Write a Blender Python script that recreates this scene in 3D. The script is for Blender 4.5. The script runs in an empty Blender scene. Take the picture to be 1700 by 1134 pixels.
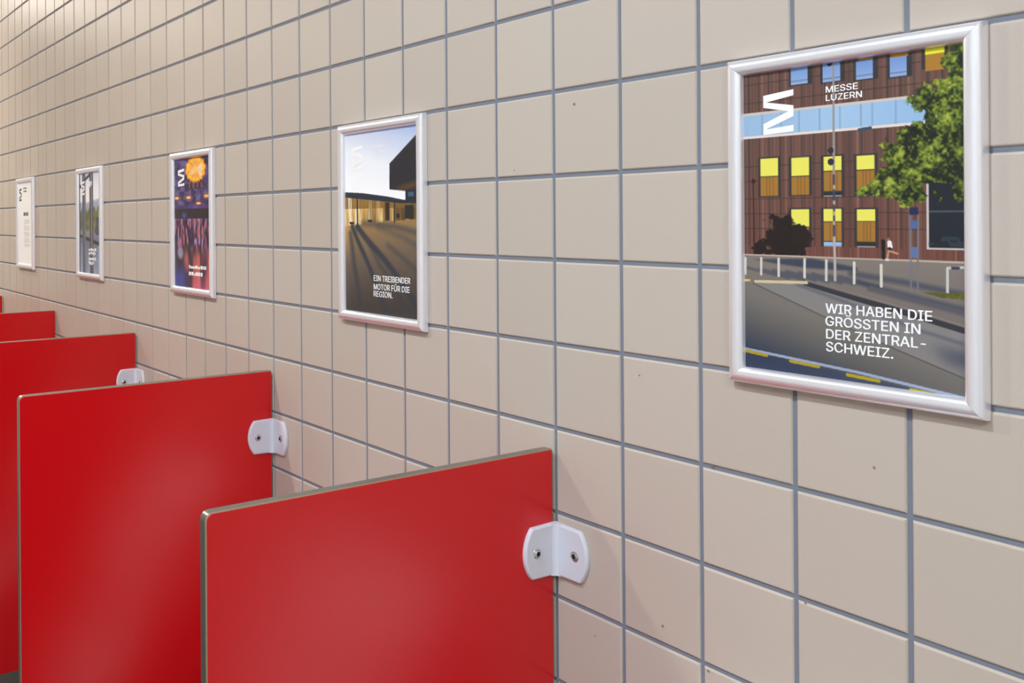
import bpy, bmesh, math, random
import numpy as np
from mathutils import Vector, Matrix

S = bpy.context.scene
COL = S.collection
PI = math.pi
T = 0.1            # wall tile module, metres
Z0 = 1.70          # height of the tile joint that carries the poster tops

# ------------------------------------------------------------------ camera
cam_data = bpy.data.cameras.new('camera')
cam = bpy.data.objects.new('camera', cam_data)
COL.objects.link(cam)
cam_data.sensor_width = 36.0
cam_data.lens = 1553.42 / 1700 * 36.0
cam_data.shift_x = 296.70 / 1700      # architectural shift lens, verticals kept straight
cam_data.shift_y = -201.63 / 1700
cam_data.clip_start = 0.02
yaw, roll = -1.00885, -0.00682
fw = Vector((math.sin(yaw), math.cos(yaw), 0))
rt0 = Vector((math.cos(yaw), -math.sin(yaw), 0))
up0 = Vector((0, 0, 1))
rt = math.cos(roll) * rt0 + math.sin(roll) * up0
up = -math.sin(roll) * rt0 + math.cos(roll) * up0
cpos = Vector((4.02652 * T, -8.15176 * T, Z0 - 1.50506 * T))
cam.matrix_world = Matrix(((rt.x, up.x, -fw.x, cpos.x), (rt.y, up.y, -fw.y, cpos.y),
                           (rt.z, up.z, -fw.z, cpos.z), (0, 0, 0, 1)))
S.camera = cam

# ------------------------------------------------------------------ colour management, world, light levels
S.view_settings.view_transform = 'Standard'
S.view_settings.look = 'None'
S.view_settings.gamma = 1.0
S.view_settings.use_curve_mapping = False
S.view_settings.exposure = 0.0
S.cycles.sample_clamp_indirect = 20.0
S.cycles.use_denoising = True
S.cycles.denoising_input_passes = 'RGB_ALBEDO_NORMAL'
S.cycles.max_bounces = 10
S.cycles.caustics_reflective = True
W = bpy.data.worlds.new('world'); S.world = W
W.use_nodes = True
W.node_tree.nodes['Background'].inputs[0].default_value = (0.05, 0.05, 0.05, 1)

DOWN_COLOR, DOWN_POWER = (1.0, 0.92, 0.82), 740.0      # recessed ceiling downlights along the urinal row
FILL_COLOR, FILL_POWER = (0.76, 0.88, 1.0), 13.0      # cool fill panels added on the ceiling, out of view
COOL_COLOR = (0.75, 0.89, 1.03)                         # the lamp near the large poster has a cooler bulb
DOWNS = [(-33.0, -11.0), (-16.0, -11.0), (-2.0, -11.0), (14.0, -12.0), (-39.5, -5.0)]   # tiles along / off the wall
FILL_PANELS = [(12.0, -17.0), (2.0, -17.0)]
CEIL = 2.62

# ------------------------------------------------------------------ helpers
def sl(c):
    return tuple(x / 12.92 if x <= 0.04045 else ((x + 0.055) / 1.055) ** 2.4 for x in c)
def rgb(r, g, b):
    return sl((r / 255, g / 255, b / 255))

def mat(name, color=(0.5, 0.5, 0.5), rough=0.5, metal=0.0, spec=0.5, coat=0.0, emit=None, strength=0.0):
    m = bpy.data.materials.new(name); m.use_nodes = True
    b = m.node_tree.nodes['Principled BSDF']
    b.inputs['Base Color'].default_value = (*color, 1)
    b.inputs['Roughness'].default_value = rough
    b.inputs['Metallic'].default_value = metal
    b.inputs['Specular IOR Level'].default_value = spec
    b.inputs['Coat Weight'].default_value = coat
    b.inputs['Coat Roughness'].default_value = 0.12
    if emit:
        b.inputs['Emission Color'].default_value = (*emit, 1)
        b.inputs['Emission Strength'].default_value = strength
    return m

def nodes(m):
    return m.node_tree.nodes, m.node_tree.links, m.node_tree.nodes['Principled BSDF']

def noise_rough(m, scale, lo, hi, bump=0.0, bscale=None):
    """mottle the gloss a little and give a fine surface grain"""
    n, l, b = nodes(m)
    tc = n.new('ShaderNodeTexCoord')
    no = n.new('ShaderNodeTexNoise'); no.inputs['Scale'].default_value = scale
    mr = n.new('ShaderNodeMapRange'); mr.inputs['To Min'].default_value = lo; mr.inputs['To Max'].default_value = hi
    l.new(tc.outputs['Object'], no.inputs['Vector']); l.new(no.outputs['Fac'], mr.inputs['Value'])
    l.new(mr.outputs['Result'], b.inputs['Roughness'])
    if bump:
        n2 = n.new('ShaderNodeTexNoise'); n2.inputs['Scale'].default_value = bscale or scale
        bp = n.new('ShaderNodeBump'); bp.inputs['Strength'].default_value = bump; bp.inputs['Distance'].default_value = 0.001
        l.new(tc.outputs['Object'], n2.inputs['Vector']); l.new(n2.outputs['Fac'], bp.inputs['Height'])
        l.new(bp.outputs['Normal'], b.inputs['Normal'])
    return m

def obj(name, me, parent=None, loc=None):
    o = bpy.data.objects.new(name, me); COL.objects.link(o)
    if parent: o.parent = parent
    if loc is not None: o.location = loc
    return o

def mesh(name, verts, faces, mats, midx=None, smooth=False):
    me = bpy.data.meshes.new(name)
    me.from_pydata(verts, [], faces)
    for m in (mats if isinstance(mats, (list, tuple)) else [mats]): me.materials.append(m)
    if midx is not None: me.polygons.foreach_set('material_index', midx)
    if smooth: me.polygons.foreach_set('use_smooth', [True] * len(me.polygons))
    me.update()
    return me

def bm_mesh(name, bm, mats, smooth=False, recalc=True):
    if recalc: bmesh.ops.recalc_face_normals(bm, faces=bm.faces)
    me = bpy.data.meshes.new(name); bm.to_mesh(me); bm.free()
    for m in (mats if isinstance(mats, (list, tuple)) else [mats]): me.materials.append(m)
    if smooth: me.polygons.foreach_set('use_smooth', [True] * len(me.polygons))
    return me

def add_box(bm, x0, x1, y0, y1, z0, z1):
    v = [bm.verts.new((x, y, z)) for x in (x0, x1) for y in (y0, y1) for z in (z0, z1)]
    for f in ((0, 1, 3, 2), (4, 6, 7, 5), (0, 4, 5, 1), (2, 3, 7, 6), (0, 2, 6, 4), (1, 5, 7, 3)):
        bm.faces.new([v[i] for i in f])

def box_mesh(name, m, *b):
    bm = bmesh.new(); add_box(bm, *b); return bm_mesh(name, bm, m)

def add_loops(bm, loops, close_ends=True):
    """skin a list of equal-length closed loops of points; cap both ends"""
    vs = [[bm.verts.new(p) for p in lp] for lp in loops]
    n = len(vs[0])
    for a, b in zip(vs[:-1], vs[1:]):
        for i in range(n):
            bm.faces.new((a[i], a[(i + 1) % n], b[(i + 1) % n], b[i]))
    if close_ends:
        bm.faces.new(vs[0]); bm.faces.new(vs[-1])
    return vs

def thing(name, label, cat, loc, group=None):
    o = bpy.data.objects.new(name, None); COL.objects.link(o)
    o.location = loc; o.empty_display_size = 0.05
    o['label'] = label; o['category'] = cat
    if group: o['group'] = group
    return o

def struct(o):
    o['kind'] = 'structure'; return o

def copy_tree(o, parent=None):
    c = o.copy(); COL.objects.link(c); c.parent = parent
    for ch in list(o.children): copy_tree(ch, c)
    return c

# ------------------------------------------------------------------ materials
M_tile = mat('beige_tile_glaze', (0.62, 0.54, 0.465), 0.45, spec=0.4)
n, l, b = nodes(M_tile)
g = n.new('ShaderNodeNewGeometry')
mix = n.new('ShaderNodeMix'); mix.data_type = 'RGBA'
mix.inputs[6].default_value = (0.500, 0.430, 0.368, 1); mix.inputs[7].default_value = (0.530, 0.460, 0.396, 1)
l.new(g.outputs['Random Per Island'], mix.inputs[0])
tc = n.new('ShaderNodeTexCoord'); no = n.new('ShaderNodeTexNoise'); no.inputs['Scale'].default_value = 700
l.new(tc.outputs['Object'], no.inputs['Vector'])
mr = n.new('ShaderNodeMapRange'); mr.inputs['To Min'].default_value = 0.95; mr.inputs['To Max'].default_value = 1.05
l.new(no.outputs['Fac'], mr.inputs['Value'])
mx = n.new('ShaderNodeMix'); mx.data_type = 'RGBA'; mx.blend_type = 'MULTIPLY'; mx.inputs[0].default_value = 1
l.new(mix.outputs[2], mx.inputs[6]); l.new(mr.outputs['Result'], mx.inputs[7])
l.new(mx.outputs[2], b.inputs['Base Color'])
M_grout = noise_rough(mat('grey_grout', (0.195, 0.215, 0.26), 0.9, spec=0.2), 300, 0.85, 0.95, 0.3, 1500)
M_stain = mat('brown_speck', (0.22, 0.16, 0.11), 0.6)
M_red = noise_rough(mat('red_laminate', rgb(206, 0, 12), 0.29, spec=0.6), 12, 0.285, 0.295)
M_core = mat('grey_laminate_core', (0.030, 0.034, 0.027), 0.4, spec=0.9, coat=1.0)
M_core.node_tree.nodes['Principled BSDF'].inputs['Coat IOR'].default_value = 2.1
M_core.node_tree.nodes['Principled BSDF'].inputs['Coat Roughness'].default_value = 0.34
M_kraft = mat('tan_laminate_arris', (0.30, 0.20, 0.11), 0.55)
M_coat = mat('white_coated_metal', (0.66, 0.67, 0.74), 0.38, spec=0.5)
M_steel = mat('stainless_steel', (0.66, 0.66, 0.66), 0.30, metal=0.9)
M_recess = mat('dark_screw_recess', (0.03, 0.03, 0.03), 0.5)
M_alu = noise_rough(mat('silver_anodised_aluminium', (0.94, 0.94, 0.99), 0.30, metal=0.68), 60, 0.28, 0.32)
M_backing = mat('grey_backing_sheet', (0.35, 0.35, 0.37), 0.6)
M_white_ink = mat('white_lettering', (0.92, 0.92, 0.92), 0.4)
M_black_ink = mat('black_lettering', (0.02, 0.02, 0.02), 0.4)
M_grey_ink = mat('grey_small_print', (0.50, 0.50, 0.50), 0.4)
M_paper = mat('white_poster_paper', (0.93, 0.93, 0.93), 0.35)
M_ceramic = mat('white_glazed_ceramic', (0.93, 0.93, 0.93), 0.22)
M_chrome = mat('chrome', (0.85, 0.85, 0.86), 0.08, metal=1.0)
M_floor = noise_rough(mat('dark_grey_floor_tile', (0.075, 0.072, 0.07), 0.5), 20, 0.42, 0.6)
M_paint = noise_rough(mat('white_wall_paint', (0.72, 0.70, 0.67), 0.8), 30, 0.75, 0.85)
M_ceil = noise_rough(mat('white_ceiling_paint', (0.80, 0.79, 0.76), 0.85), 30, 0.8, 0.9)
M_trim = mat('white_lamp_ring', (0.80, 0.80, 0.80), 0.4)
M_lens = mat('downlight_lens', (0.9, 0.9, 0.9), 0.3, emit=DOWN_COLOR, strength=DOWN_POWER)
M_lens_cool = mat('cool_downlight_lens', (0.9, 0.9, 0.9), 0.3, emit=COOL_COLOR, strength=DOWN_POWER * 1.08)
M_fill = mat('fill_panel_glow', (0.9, 0.9, 0.9), 0.4, emit=FILL_COLOR, strength=FILL_POWER)

M_print = mat('printed_poster', (0.5, 0.5, 0.5), 0.35)
n, l, b = nodes(M_print)
at = n.new('ShaderNodeAttribute'); at.attribute_name = 'ink'
l.new(at.outputs['Color'], b.inputs['Base Color'])

# ------------------------------------------------------------------ the setting
XL, XR, YF = -52.0, 24.0, -26.0        # room limits in tiles
def build_tiled_wall():
    rnd = random.Random(4)
    V, F, I = [], [], []
    rings = ((0.0480, 0.0022), (0.0476, 0.0013), (0.0470, 0.0006), (0.0464, 0.00018), (0.0458, 0.0))
    for c in range(int(XL), int(XR)):
        for r in range(-9, 18):
            cx, cz = (c + 0.5) * T, Z0 - (r - 0.5) * T
            if cz + 0.05 > CEIL + 0.08 or cz - 0.05 < -0.08: continue
            tx, tz, ty = rnd.uniform(-.0035, .0035), rnd.uniform(-.0035, .0035), rnd.uniform(-.00015, .00015)
            base = len(V)
            for k, (h, y) in enumerate(rings):
                for sx, sz in ((-1, -1), (1, -1), (1, 1), (-1, 1)):
                    dy = 0 if k == 0 else ty + tx * sx * h + tz * sz * h * 0.6
                    V.append((cx + sx * h, y + dy, cz + sz * h))
            for k in range(len(rings) - 1):
                for i in range(4):
                    j = (i + 1) % 4
                    F.append((base + 4 * k + i, base + 4 * k + j, base + 4 * k + 4 + j, base + 4 * k + 4 + i)); I.append(0)
            q = base + 4 * (len(rings) - 1)
            F.append((q, q + 1, q + 2, q + 3)); I.append(0)
    # mortar bed behind the tiles
    x0, x1, z0, z1 = XL * T, XR * T, 0.0, CEIL
    b = len(V)
    for y in (0.0020, 0.12):
        for x, z in ((x0, z0), (x1, z0), (x1, z1), (x0, z1)): V.append((x, y, z))
    for f in ((0, 1, 2, 3), (7, 6, 5, 4), (0, 4, 5, 1), (1, 5, 6, 2), (2, 6, 7, 3), (3, 7, 4, 0)):
        F.append(tuple(b + i for i in f)); I.append(1)
    # tiny dried specks on the glaze
    for x, r, s in ((-3.66, 0.18, .016), (-4.66, 0.90, .013), (-2.47, 5.80, .016), (-1.86, 3.98, .017), (-0.28, 3.65, .013),
                    (-0.90, 5.02, .010), (-1.92, 6.05, .016), (-3.4, 6.25, .012), (-2.75, 3.20, .012)):
        b = len(V); k = 7
        for i in range(k):
            a = 2 * PI * i / k; q = s * rnd.uniform(.7, 1.1)
            V.append(((x + q * math.cos(a)) * T, -0.00035, Z0 - (r + q * math.sin(a)) * T))
        F.append(tuple(range(b, b + k))); I.append(2)
    return mesh('wall_back', V, F, [M_tile, M_grout, M_stain], I)
struct(obj('wall_back', build_tiled_wall()))
x0, x1, y0 = XL * T, XR * T, YF * T
struct(obj('floor', box_mesh('floor', M_floor, x0, x1, y0, 0.12, -0.1, 0)))
struct(obj('ceiling', box_mesh('ceiling', M_ceil, x0, x1, y0, 0.12, CEIL, CEIL + 0.1)))
struct(obj('wall_front', box_mesh('wall_front', M_paint, x0, x1, y0 - 0.1, y0, -0.1, CEIL + 0.1)))
struct(obj('wall_left', box_mesh('wall_left', M_paint, x0 - 0.1, x0, y0 - 0.1, 0.12, -0.1, CEIL + 0.1)))
struct(obj('wall_right', box_mesh('wall_right', M_paint, x1, x1 + 0.1, y0 - 0.1, 0.12, -0.1, CEIL + 0.1)))

# ------------------------------------------------------------------ lamps
def lathe(bm, prof, seg=32, close=False):
    """revolve (radius, z) points about z"""
    rings = []
    for r, z in prof:
        if r < 1e-6: rings.append([bm.verts.new((0, 0, z))])
        else: rings.append([bm.verts.new((r * math.cos(2 * PI * i / seg), r * math.sin(2 * PI * i / seg), z)) for i in range(seg)])
    fs = []
    for a, b in zip(rings[:-1], rings[1:]):
        for i in range(seg):
            j = (i + 1) % seg
            if len(a) == 1: fs.append(bm.faces.new((a[0], b[i], b[j])))
            elif len(b) == 1: fs.append(bm.faces.new((a[i], b[0], a[j])))
            else: fs.append(bm.faces.new((a[i], b[i], b[j], a[j])))
    return fs

def make_downlight():
    t = thing('downlight', '', 'ceiling light', (0, 0, CEIL))
    bm = bmesh.new(); lathe(bm, [(0.050, -0.001), (0.050, -0.004), (0.072, -0.007), (0.086, -0.006), (0.090, 0.0)])
    obj('trim_ring', bm_mesh('trim_ring', bm, M_trim, True), t)
    bm = bmesh.new(); lathe(bm, [(0, -0.003), (0.050, -0.003)])
    obj('lamp_lens', bm_mesh('lamp_lens', bm, M_lens), t)
    return t
proto = make_downlight()
where = ['over the far left end of the tiled wall', 'over the middle of the row of partitions',
         'over the large poster of the brown facade', 'to the right, behind the camera', 'close to the tiled wall at its far left end']
for i, (x, y) in enumerate(DOWNS):
    o = proto if i == 0 else copy_tree(proto)
    o.location = (x * T, y * T, CEIL)
    if i == 2:
        c = [q for q in o.children if q.name.startswith('lamp_lens')][0]
        c.data = c.data.copy(); c.data.materials[0] = M_lens_cool
    o['label'] = 'round recessed ceiling downlight ' + where[i]; o['group'] = 'downlights in the ceiling'
def make_fill_panel():  # unseen glowing panel, added for cool fill from behind the camera
    t = thing('ceiling_fill_panel', '', 'ceiling light', (0, 0, CEIL))
    a, w = 0.30, 0.28
    bm = bmesh.new()
    for (p, q, r, s) in ((-a, a, -a, -w), (-a, a, w, a), (-a, -w, -w, w), (w, a, -w, w)): add_box(bm, p, q, r, s, -0.012, 0)
    obj('fill_panel_frame', bm_mesh('fill_panel_frame', bm, M_trim), t)
    obj('fill_diffuser', box_mesh('fill_diffuser', M_fill, -w, w, -w, w, -0.008, -0.001), t)
    return t
proto = make_fill_panel()
where = ['at the right end of the aisle', 'behind the camera over the aisle']
for i, (x, y) in enumerate(FILL_PANELS):
    o = proto if i == 0 else copy_tree(proto)
    o.location = (x * T, y * T, CEIL)
    o['label'] = 'added square white fill panel on the ceiling ' + where[i]; o['group'] = 'fill panels added over the aisle'

# ------------------------------------------------------------------ red partitions between the urinals
P_TOP, P_BOT, P_GAP, P_DEEP, P_TH = -4.236 * T, -11.78 * T, 0.042 * T, 4.53 * T, 0.130 * T
def rounded(pts, radii, seg=6):
    """closed outline with rounded corners"""
    out = []
    k = len(pts)
    for i in range(k):
        p, a, b = Vector(pts[i]), Vector(pts[i - 1]), Vector(pts[(i + 1) % k])
        r = radii[i]
        if r <= 0: out.append(p); continue
        da, db = (a - p).normalized(), (b - p).normalized()
        ang = da.angle(db)
        t = r / math.tan(ang / 2)
        c = p + (da + db).normalized() * (r / math.sin(ang / 2))
        s, e = p + da * t - c, p + db * t - c
        tot = s.angle(e); sgn = 1 if s.x * e.y - s.y * e.x > 0 else -1
        for q in range(seg + 1):
            th = sgn * tot * q / seg
            out.append(c + Vector((s.x * math.cos(th) - s.y * math.sin(th), s.x * math.sin(th) + s.y * math.cos(th))))
    return out
def panel_outline(inset):
    i = inset
    return rounded([(-P_GAP - i, P_BOT + i), (-P_GAP - i, P_TOP - i), (-P_DEEP + i, P_TOP - i), (-P_DEEP + i, P_BOT + i)],
                   [0.0015, 0.003, 0.008 - i, 0.008 - i])

def make_partition():
    t = thing('urinal_partition', '', 'partition', (0, 0, Z0), 'red partitions between the urinals')
    th, ch = P_TH, 0.0012
    o0, o1 = panel_outline(0), panel_outline(ch)
    bm = bmesh.new()
    vs = add_loops(bm, [[(x, p.x, p.y) for p in o] for x, o in ((-th, o1), (-th + ch * .8, o0), (-ch * .8, o0), (0, o1))])
    bm.faces.ensure_lookup_table()
    k = len(o0)
    for f in bm.faces:
        f.material_index = 0
    for i, f in enumerate(bm.faces):
        if i < k or 2 * k <= i < 3 * k: f.material_index = 1
    obj('core', bm_mesh('core', bm, [M_core, M_kraft]), t)['label'] = 'dark grey panel edge with tan arris'
    for s, x in ((1, 0.0), (-1, -th)):
        bm = bmesh.new()
        o2 = panel_outline(ch * .9); o3 = panel_outline(ch * 1.4)
        add_loops(bm, [[(x - s * .0002, p.x, p.y) for p in o2], [(x + s * .0002, p.x, p.y) for p in o3]])
        obj('laminate_face', bm_mesh('laminate_face', bm, M_red), t)['label'] = 'flat red laminate face'
    for zc in (-5.41 * T, -10.6 * T):
        make_bracket(t, zc)
    return t

def flange_outline(inset):
    h, h2, s1, s2 = 0.031 - inset, 0.0302 - inset, 0.0415, 0.0530 - inset
    pts = [(0, -h), (s1, -h2)]
    # barrel-shaped outer end
    R = (h2 ** 2 + (s2 - s1) ** 2) / (2 * (s2 - s1)); a = math.asin(h2 / R)
    arc = [(s2 - R + R * math.cos(q), R * math.sin(q)) for q in [a * (-1 + 2 * i / 14) for i in range(15)]]
    pts = [(0, -h)] + arc + [(0, h)]
    return rounded(pts, [0, 0.004] + [0] * 13 + [0.004, 0], 5)

def make_bracket(parent, zc):
    th, e = 0.0054, 0.0024
    bm = bmesh.new()
    prof = [(0.0, 0.0), (th - e, 0.0), (th - e * .3, e * .35), (th, e)]     # height, inset: rounded rim
    # flange on the panel: rises along +x, runs along -y
    add_loops(bm, [[(h, -p.x - 0.0006, zc + p.y) for p in flange_outline(i)] for h, i in prof])
    # flange on the wall: rises along -y, runs along +x
    add_loops(bm, [[(p.x + 0.0004, -h - 0.0005, zc + p.y) for p in flange_outline(i)] for h, i in prof])
    # inner bend fillet
    r, k, hz = 0.007, 8, 0.0308
    pts = [(0.0, -0.0006), (0.0, -th - r)] + [(th + r - r * math.cos(q), -th - r + r * math.sin(q)) for q in [PI / 2 * i / k for i in range(k + 1)]] + [(th + r, -0.0006)]
    add_loops(bm, [[(x, y, zc + s) for x, y in pts] for s in (-hz, hz)])
    me = bm_mesh('bracket', bm, M_coat)
    br = obj('bracket', me, parent); br['label'] = 'white coated angle bracket'
    for nrm, pos in (('x', (th, -0.0355, zc)), ('y', (0.0355, -th - 0.0005, zc))):
        bm = bmesh.new()
        f1 = lathe(bm, [(0.0062, 0.0), (0.0060, 0.0006), (0.0052, 0.0010)], 24)          # washer rim
        f2 = lathe(bm, [(0.0052, 0.0010), (0.0048, 0.0004), (0.0046, 0.0004), (0.0042, 0.0016), (0.0035, 0.0020), (0.0030, 0.0021)], 24)
        f3 = lathe(bm, [(0.0030, 0.0021), (0.0026, 0.0005), (0, 0.0005)], 6)
        for f in f3: f.material_index = 1
        for f in f2[24:72]: f.material_index = 0
        rot = Matrix.Rotation(PI / 2, 4, 'Y') if nrm == 'x' else Matrix.Rotation(PI / 2, 4, 'X')
        bmesh.ops.transform(bm, matrix=Matrix.Translation(pos) @ rot, verts=bm.verts)
        obj('screw', bm_mesh('screw', bm, [M_steel, M_recess]), br)['label'] = 'round steel screw head'

make_part_labels = [
    'nearest red urinal partition, in front at the bottom centre, with large white wall bracket',
    'second nearest red partition, standing just behind the nearest one, whole top edge showing',
    'third red partition counted from the nearest, its white bracket half hidden by the second',
    'fourth red partition counted from the nearest, only its top strip showing under the narrow posters',
    'farthest red partition, a small red corner at the left picture edge']
proto = make_partition()
for i, x in enumerate((-4.0, -11.0, -18.0, -25.0, -32.0)):
    o = proto if i == 0 else copy_tree(proto)
    o.location = (x * T, 0, Z0); o['label'] = make_part_labels[i]

# ------------------------------------------------------------------ urinals in the stalls
def make_urinal():
    t = thing('urinal', '', 'urinal', (0, 0, 0), 'white urinals between the partitions')
    secs = [(0.470, .050, .080), (0.485, .085, .130), (0.53, .125, .195), (0.60, .155, .260), (0.66, .172, .298), (0.695, .178, .310),
            (0.72, .182, .305), (0.76, .184, .275), (0.82, .185, .235), (0.90, .186, .205), (0.97, .186, .170), (1.03, .182, .125), (1.08, .168, .080), (1.105, .140, .045), (1.110, .100, .020)]
    N = 28
    def sec(z, w, d):
        pts = []
        for i in range(N):
            a = PI * i / (N - 1)
            pts.append((w * math.copysign(abs(math.cos(a)) ** .75, math.cos(a)), -0.002 - d * math.sin(a) ** .8, z))
        return pts
    bm = bmesh.new(); add_loops(bm, [sec(*s) for s in secs])
    body = obj('body', bm_mesh('body', bm, M_ceramic), t)
    bm = bmesh.new(); bmesh.ops.create_uvsphere(bm, u_segments=32, v_segments=24, radius=1)
    bmesh.ops.transform(bm, matrix=Matrix.Translation((0, -0.275, 0.77)) @ Matrix.Rotation(-0.30, 4, 'X') @ Matrix.Diagonal((0.135, 0.125, 0.150, 1)), verts=bm.verts)
    cut = obj('cut', bm_mesh('cut', bm, M_ceramic))
    md = body.modifiers.new('cut', 'BOOLEAN'); md.operation = 'DIFFERENCE'; md.object = cut; md.solver = 'EXACT'
    dg = bpy.context.evaluated_depsgraph_get()
    me = bpy.data.meshes.new_from_object(body.evaluated_get(dg))
    body.modifiers.clear(); body.data = me; me.name = 'body'
    me.polygons.foreach_set('use_smooth', [True] * len(me.polygons))
    bpy.data.objects.remove(cut)
    bm = bmesh.new(); lathe(bm, [(0.018, 0.0), (0.018, 0.006), (0.012, 0.014), (0, 0.016)], 20)
    bmesh.ops.transform(bm, matrix=Matrix.Translation((0, -0.136, 1.018)) @ Matrix.Rotation(PI / 4, 4, 'X'), verts=bm.verts)
    obj('flush_sensor', bm_mesh('flush_sensor', bm, M_chrome, True), t)['label'] = 'small chrome flush sensor'
    return t
proto = make_urinal()
names = ['brown facade', 'low sun on a paved square', 'purple concert hall', 'tall glass windows', 'plain white notice']
for i in range(5):
    o = proto if i == 0 else copy_tree(proto)
    o.location = ((-0.55 - 7.02 * i) * T, 0, -0.05)
    o['label'] = 'white ceramic wall urinal below the framed poster of ' + names[i] if i < 4 else 'white ceramic wall urinal below the framed plain white notice'

# ------------------------------------------------------------------ artwork of the posters, painted as colour per grid point
class Art:
    def __init__(self, w, h, seed=1):
        self.w, self.h = w, h
        self.u, self.v = np.meshgrid((np.arange(w) + .5) / w, (np.arange(h) + .5) / h)
        self.a = np.zeros((h, w, 3)); self.rng = np.random.default_rng(seed)
    def c(self, col): return np.array(col, float) / 255
    def put(self, m, col):
        m = np.clip(m, 0, 1)[..., None]
        col = self.c(col) if not isinstance(col, np.ndarray) or col.ndim == 1 else col
        self.a = self.a * (1 - m) + col * m
    def grad(self, stops, t):
        ts = [s[0] for s in stops]; cs = np.array([s[1] for s in stops], float) / 255
        return np.stack([np.interp(t, ts, cs[:, k]) for k in range(3)], -1)
    def poly(self, pts, soft=0.0):
        """coverage of a polygon, 2x2 supersampled; soft = blur in picture widths"""
        acc = np.zeros((self.h, self.w))
        for ox, oy in ((-.25, -.25), (.25, -.25), (-.25, .25), (.25, .25)):
            x, y = self.u + ox / self.w, self.v + oy / self.h
            inside = np.zeros_like(acc, bool)
            for (x1, y1), (x2, y2) in zip(pts, pts[1:] + pts[:1]):
                if y1 == y2: continue
                inside ^= ((y1 > y) != (y2 > y)) & (x < (x2 - x1) * (y - y1) / (y2 - y1) + x1)
            acc += inside / 4.0
        return self.blur(acc, soft) if soft else acc
    def quad(self, p, q): return self.poly([p, (q[0], p[1]), q, (p[0], q[1])])
    def line(self, pts, wid, soft=0.0):
        """polyline stroke, width in picture widths"""
        asp = self.h / self.w
        d = np.full((self.h, self.w), 9.0)
        for (x1, y1), (x2, y2) in zip(pts[:-1], pts[1:]):
            y1s, y2s = y1 * asp, y2 * asp
            dx, dy = x2 - x1, y2s - y1s
            t = np.clip(((self.u - x1) * dx + (self.v * asp - y1s) * dy) / (dx * dx + dy * dy + 1e-12), 0, 1)
            d = np.minimum(d, np.hypot(self.u - x1 - t * dx, self.v * asp - y1s - t * dy))
        s = max(soft, 0.6 / self.w)
        return np.clip((wid / 2 - d) / s + .5, 0, 1)
    def ell(self, c, rx, ry, soft=0.02):
        r = np.hypot((self.u - c[0]) / rx, (self.v - c[1]) / ry)
        return np.clip((1 - r) / soft + .5, 0, 1)
    def blur(self, m, s):
        k = max(1, int(s * self.w))
        for _ in range(2):
            for ax in (0, 1):
                p = np.pad(m, [(k, k) if i == ax else (0, 0) for i in (0, 1)], mode='edge')
                cs = np.cumsum(p, ax); cs = np.insert(cs, 0, 0, ax)
                n_ = m.shape[ax]
                m = (np.take(cs, np.arange(n_) + 2 * k + 1, ax) - np.take(cs, np.arange(n_), ax)) / (2 * k + 1)
        return m
    def noise(self, nx, ny, octaves=3):
        out = np.zeros((self.h, self.w)); amp, tot = 1.0, 0.0
        for o in range(octaves):
            gx, gy = nx * 2 ** o, ny * 2 ** o
            gg = self.rng.random((int(gy) + 2, int(gx) + 2))
            x, y = self.u * gx, self.v * gy
            xi, yi = x.astype(int), y.astype(int); fx, fy = x - xi, y - yi
            fx, fy = fx * fx * (3 - 2 * fx), fy * fy * (3 - 2 * fy)
            out += amp * ((gg[yi, xi] * (1 - fx) + gg[yi, xi + 1] * fx) * (1 - fy) + (gg[yi + 1, xi] * (1 - fx) + gg[yi + 1, xi + 1] * fx) * fy)
            tot += amp; amp *= .55
        return out / tot
    def to_mesh(self, name, w, h):
        """grid in the x-z plane facing -y, w x h metres, centred"""
        W_, H_ = self.w, self.h
        X, Z = np.meshgrid(np.linspace(-w / 2, w / 2, W_), np.linspace(h / 2, -h / 2, H_))
        co = np.stack([X, np.zeros_like(X), Z], -1).reshape(-1, 3)
        i = np.arange(W_ * H_).reshape(H_, W_)
        q = np.stack([i[:-1, :-1], i[1:, :-1], i[1:, 1:], i[:-1, 1:]], -1).reshape(-1, 4)
        me = bpy.data.meshes.new(name)
        me.vertices.add(len(co)); me.vertices.foreach_set('co', co.astype(np.float32).ravel())
        me.loops.add(q.size); me.loops.foreach_set('vertex_index', q.astype(np.int32).ravel())
        me.polygons.add(len(q)); me.polygons.foreach_set('loop_start', np.arange(0, q.size, 4, dtype=np.int32))
        me.update(calc_edges=True)
        lin = np.where(self.a <= .04045, self.a / 12.92, ((np.clip(self.a, 0, 1) + .055) / 1.055) ** 2.4)
        rgba = np.concatenate([lin.reshape(-1, 3), np.ones((len(co), 1))], 1).astype(np.float32)
        ca = me.color_attributes.new('ink', 'FLOAT_COLOR', 'POINT'); ca.data.foreach_set('color', rgba.ravel())
        me.materials.append(M_print)
        return me

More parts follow.
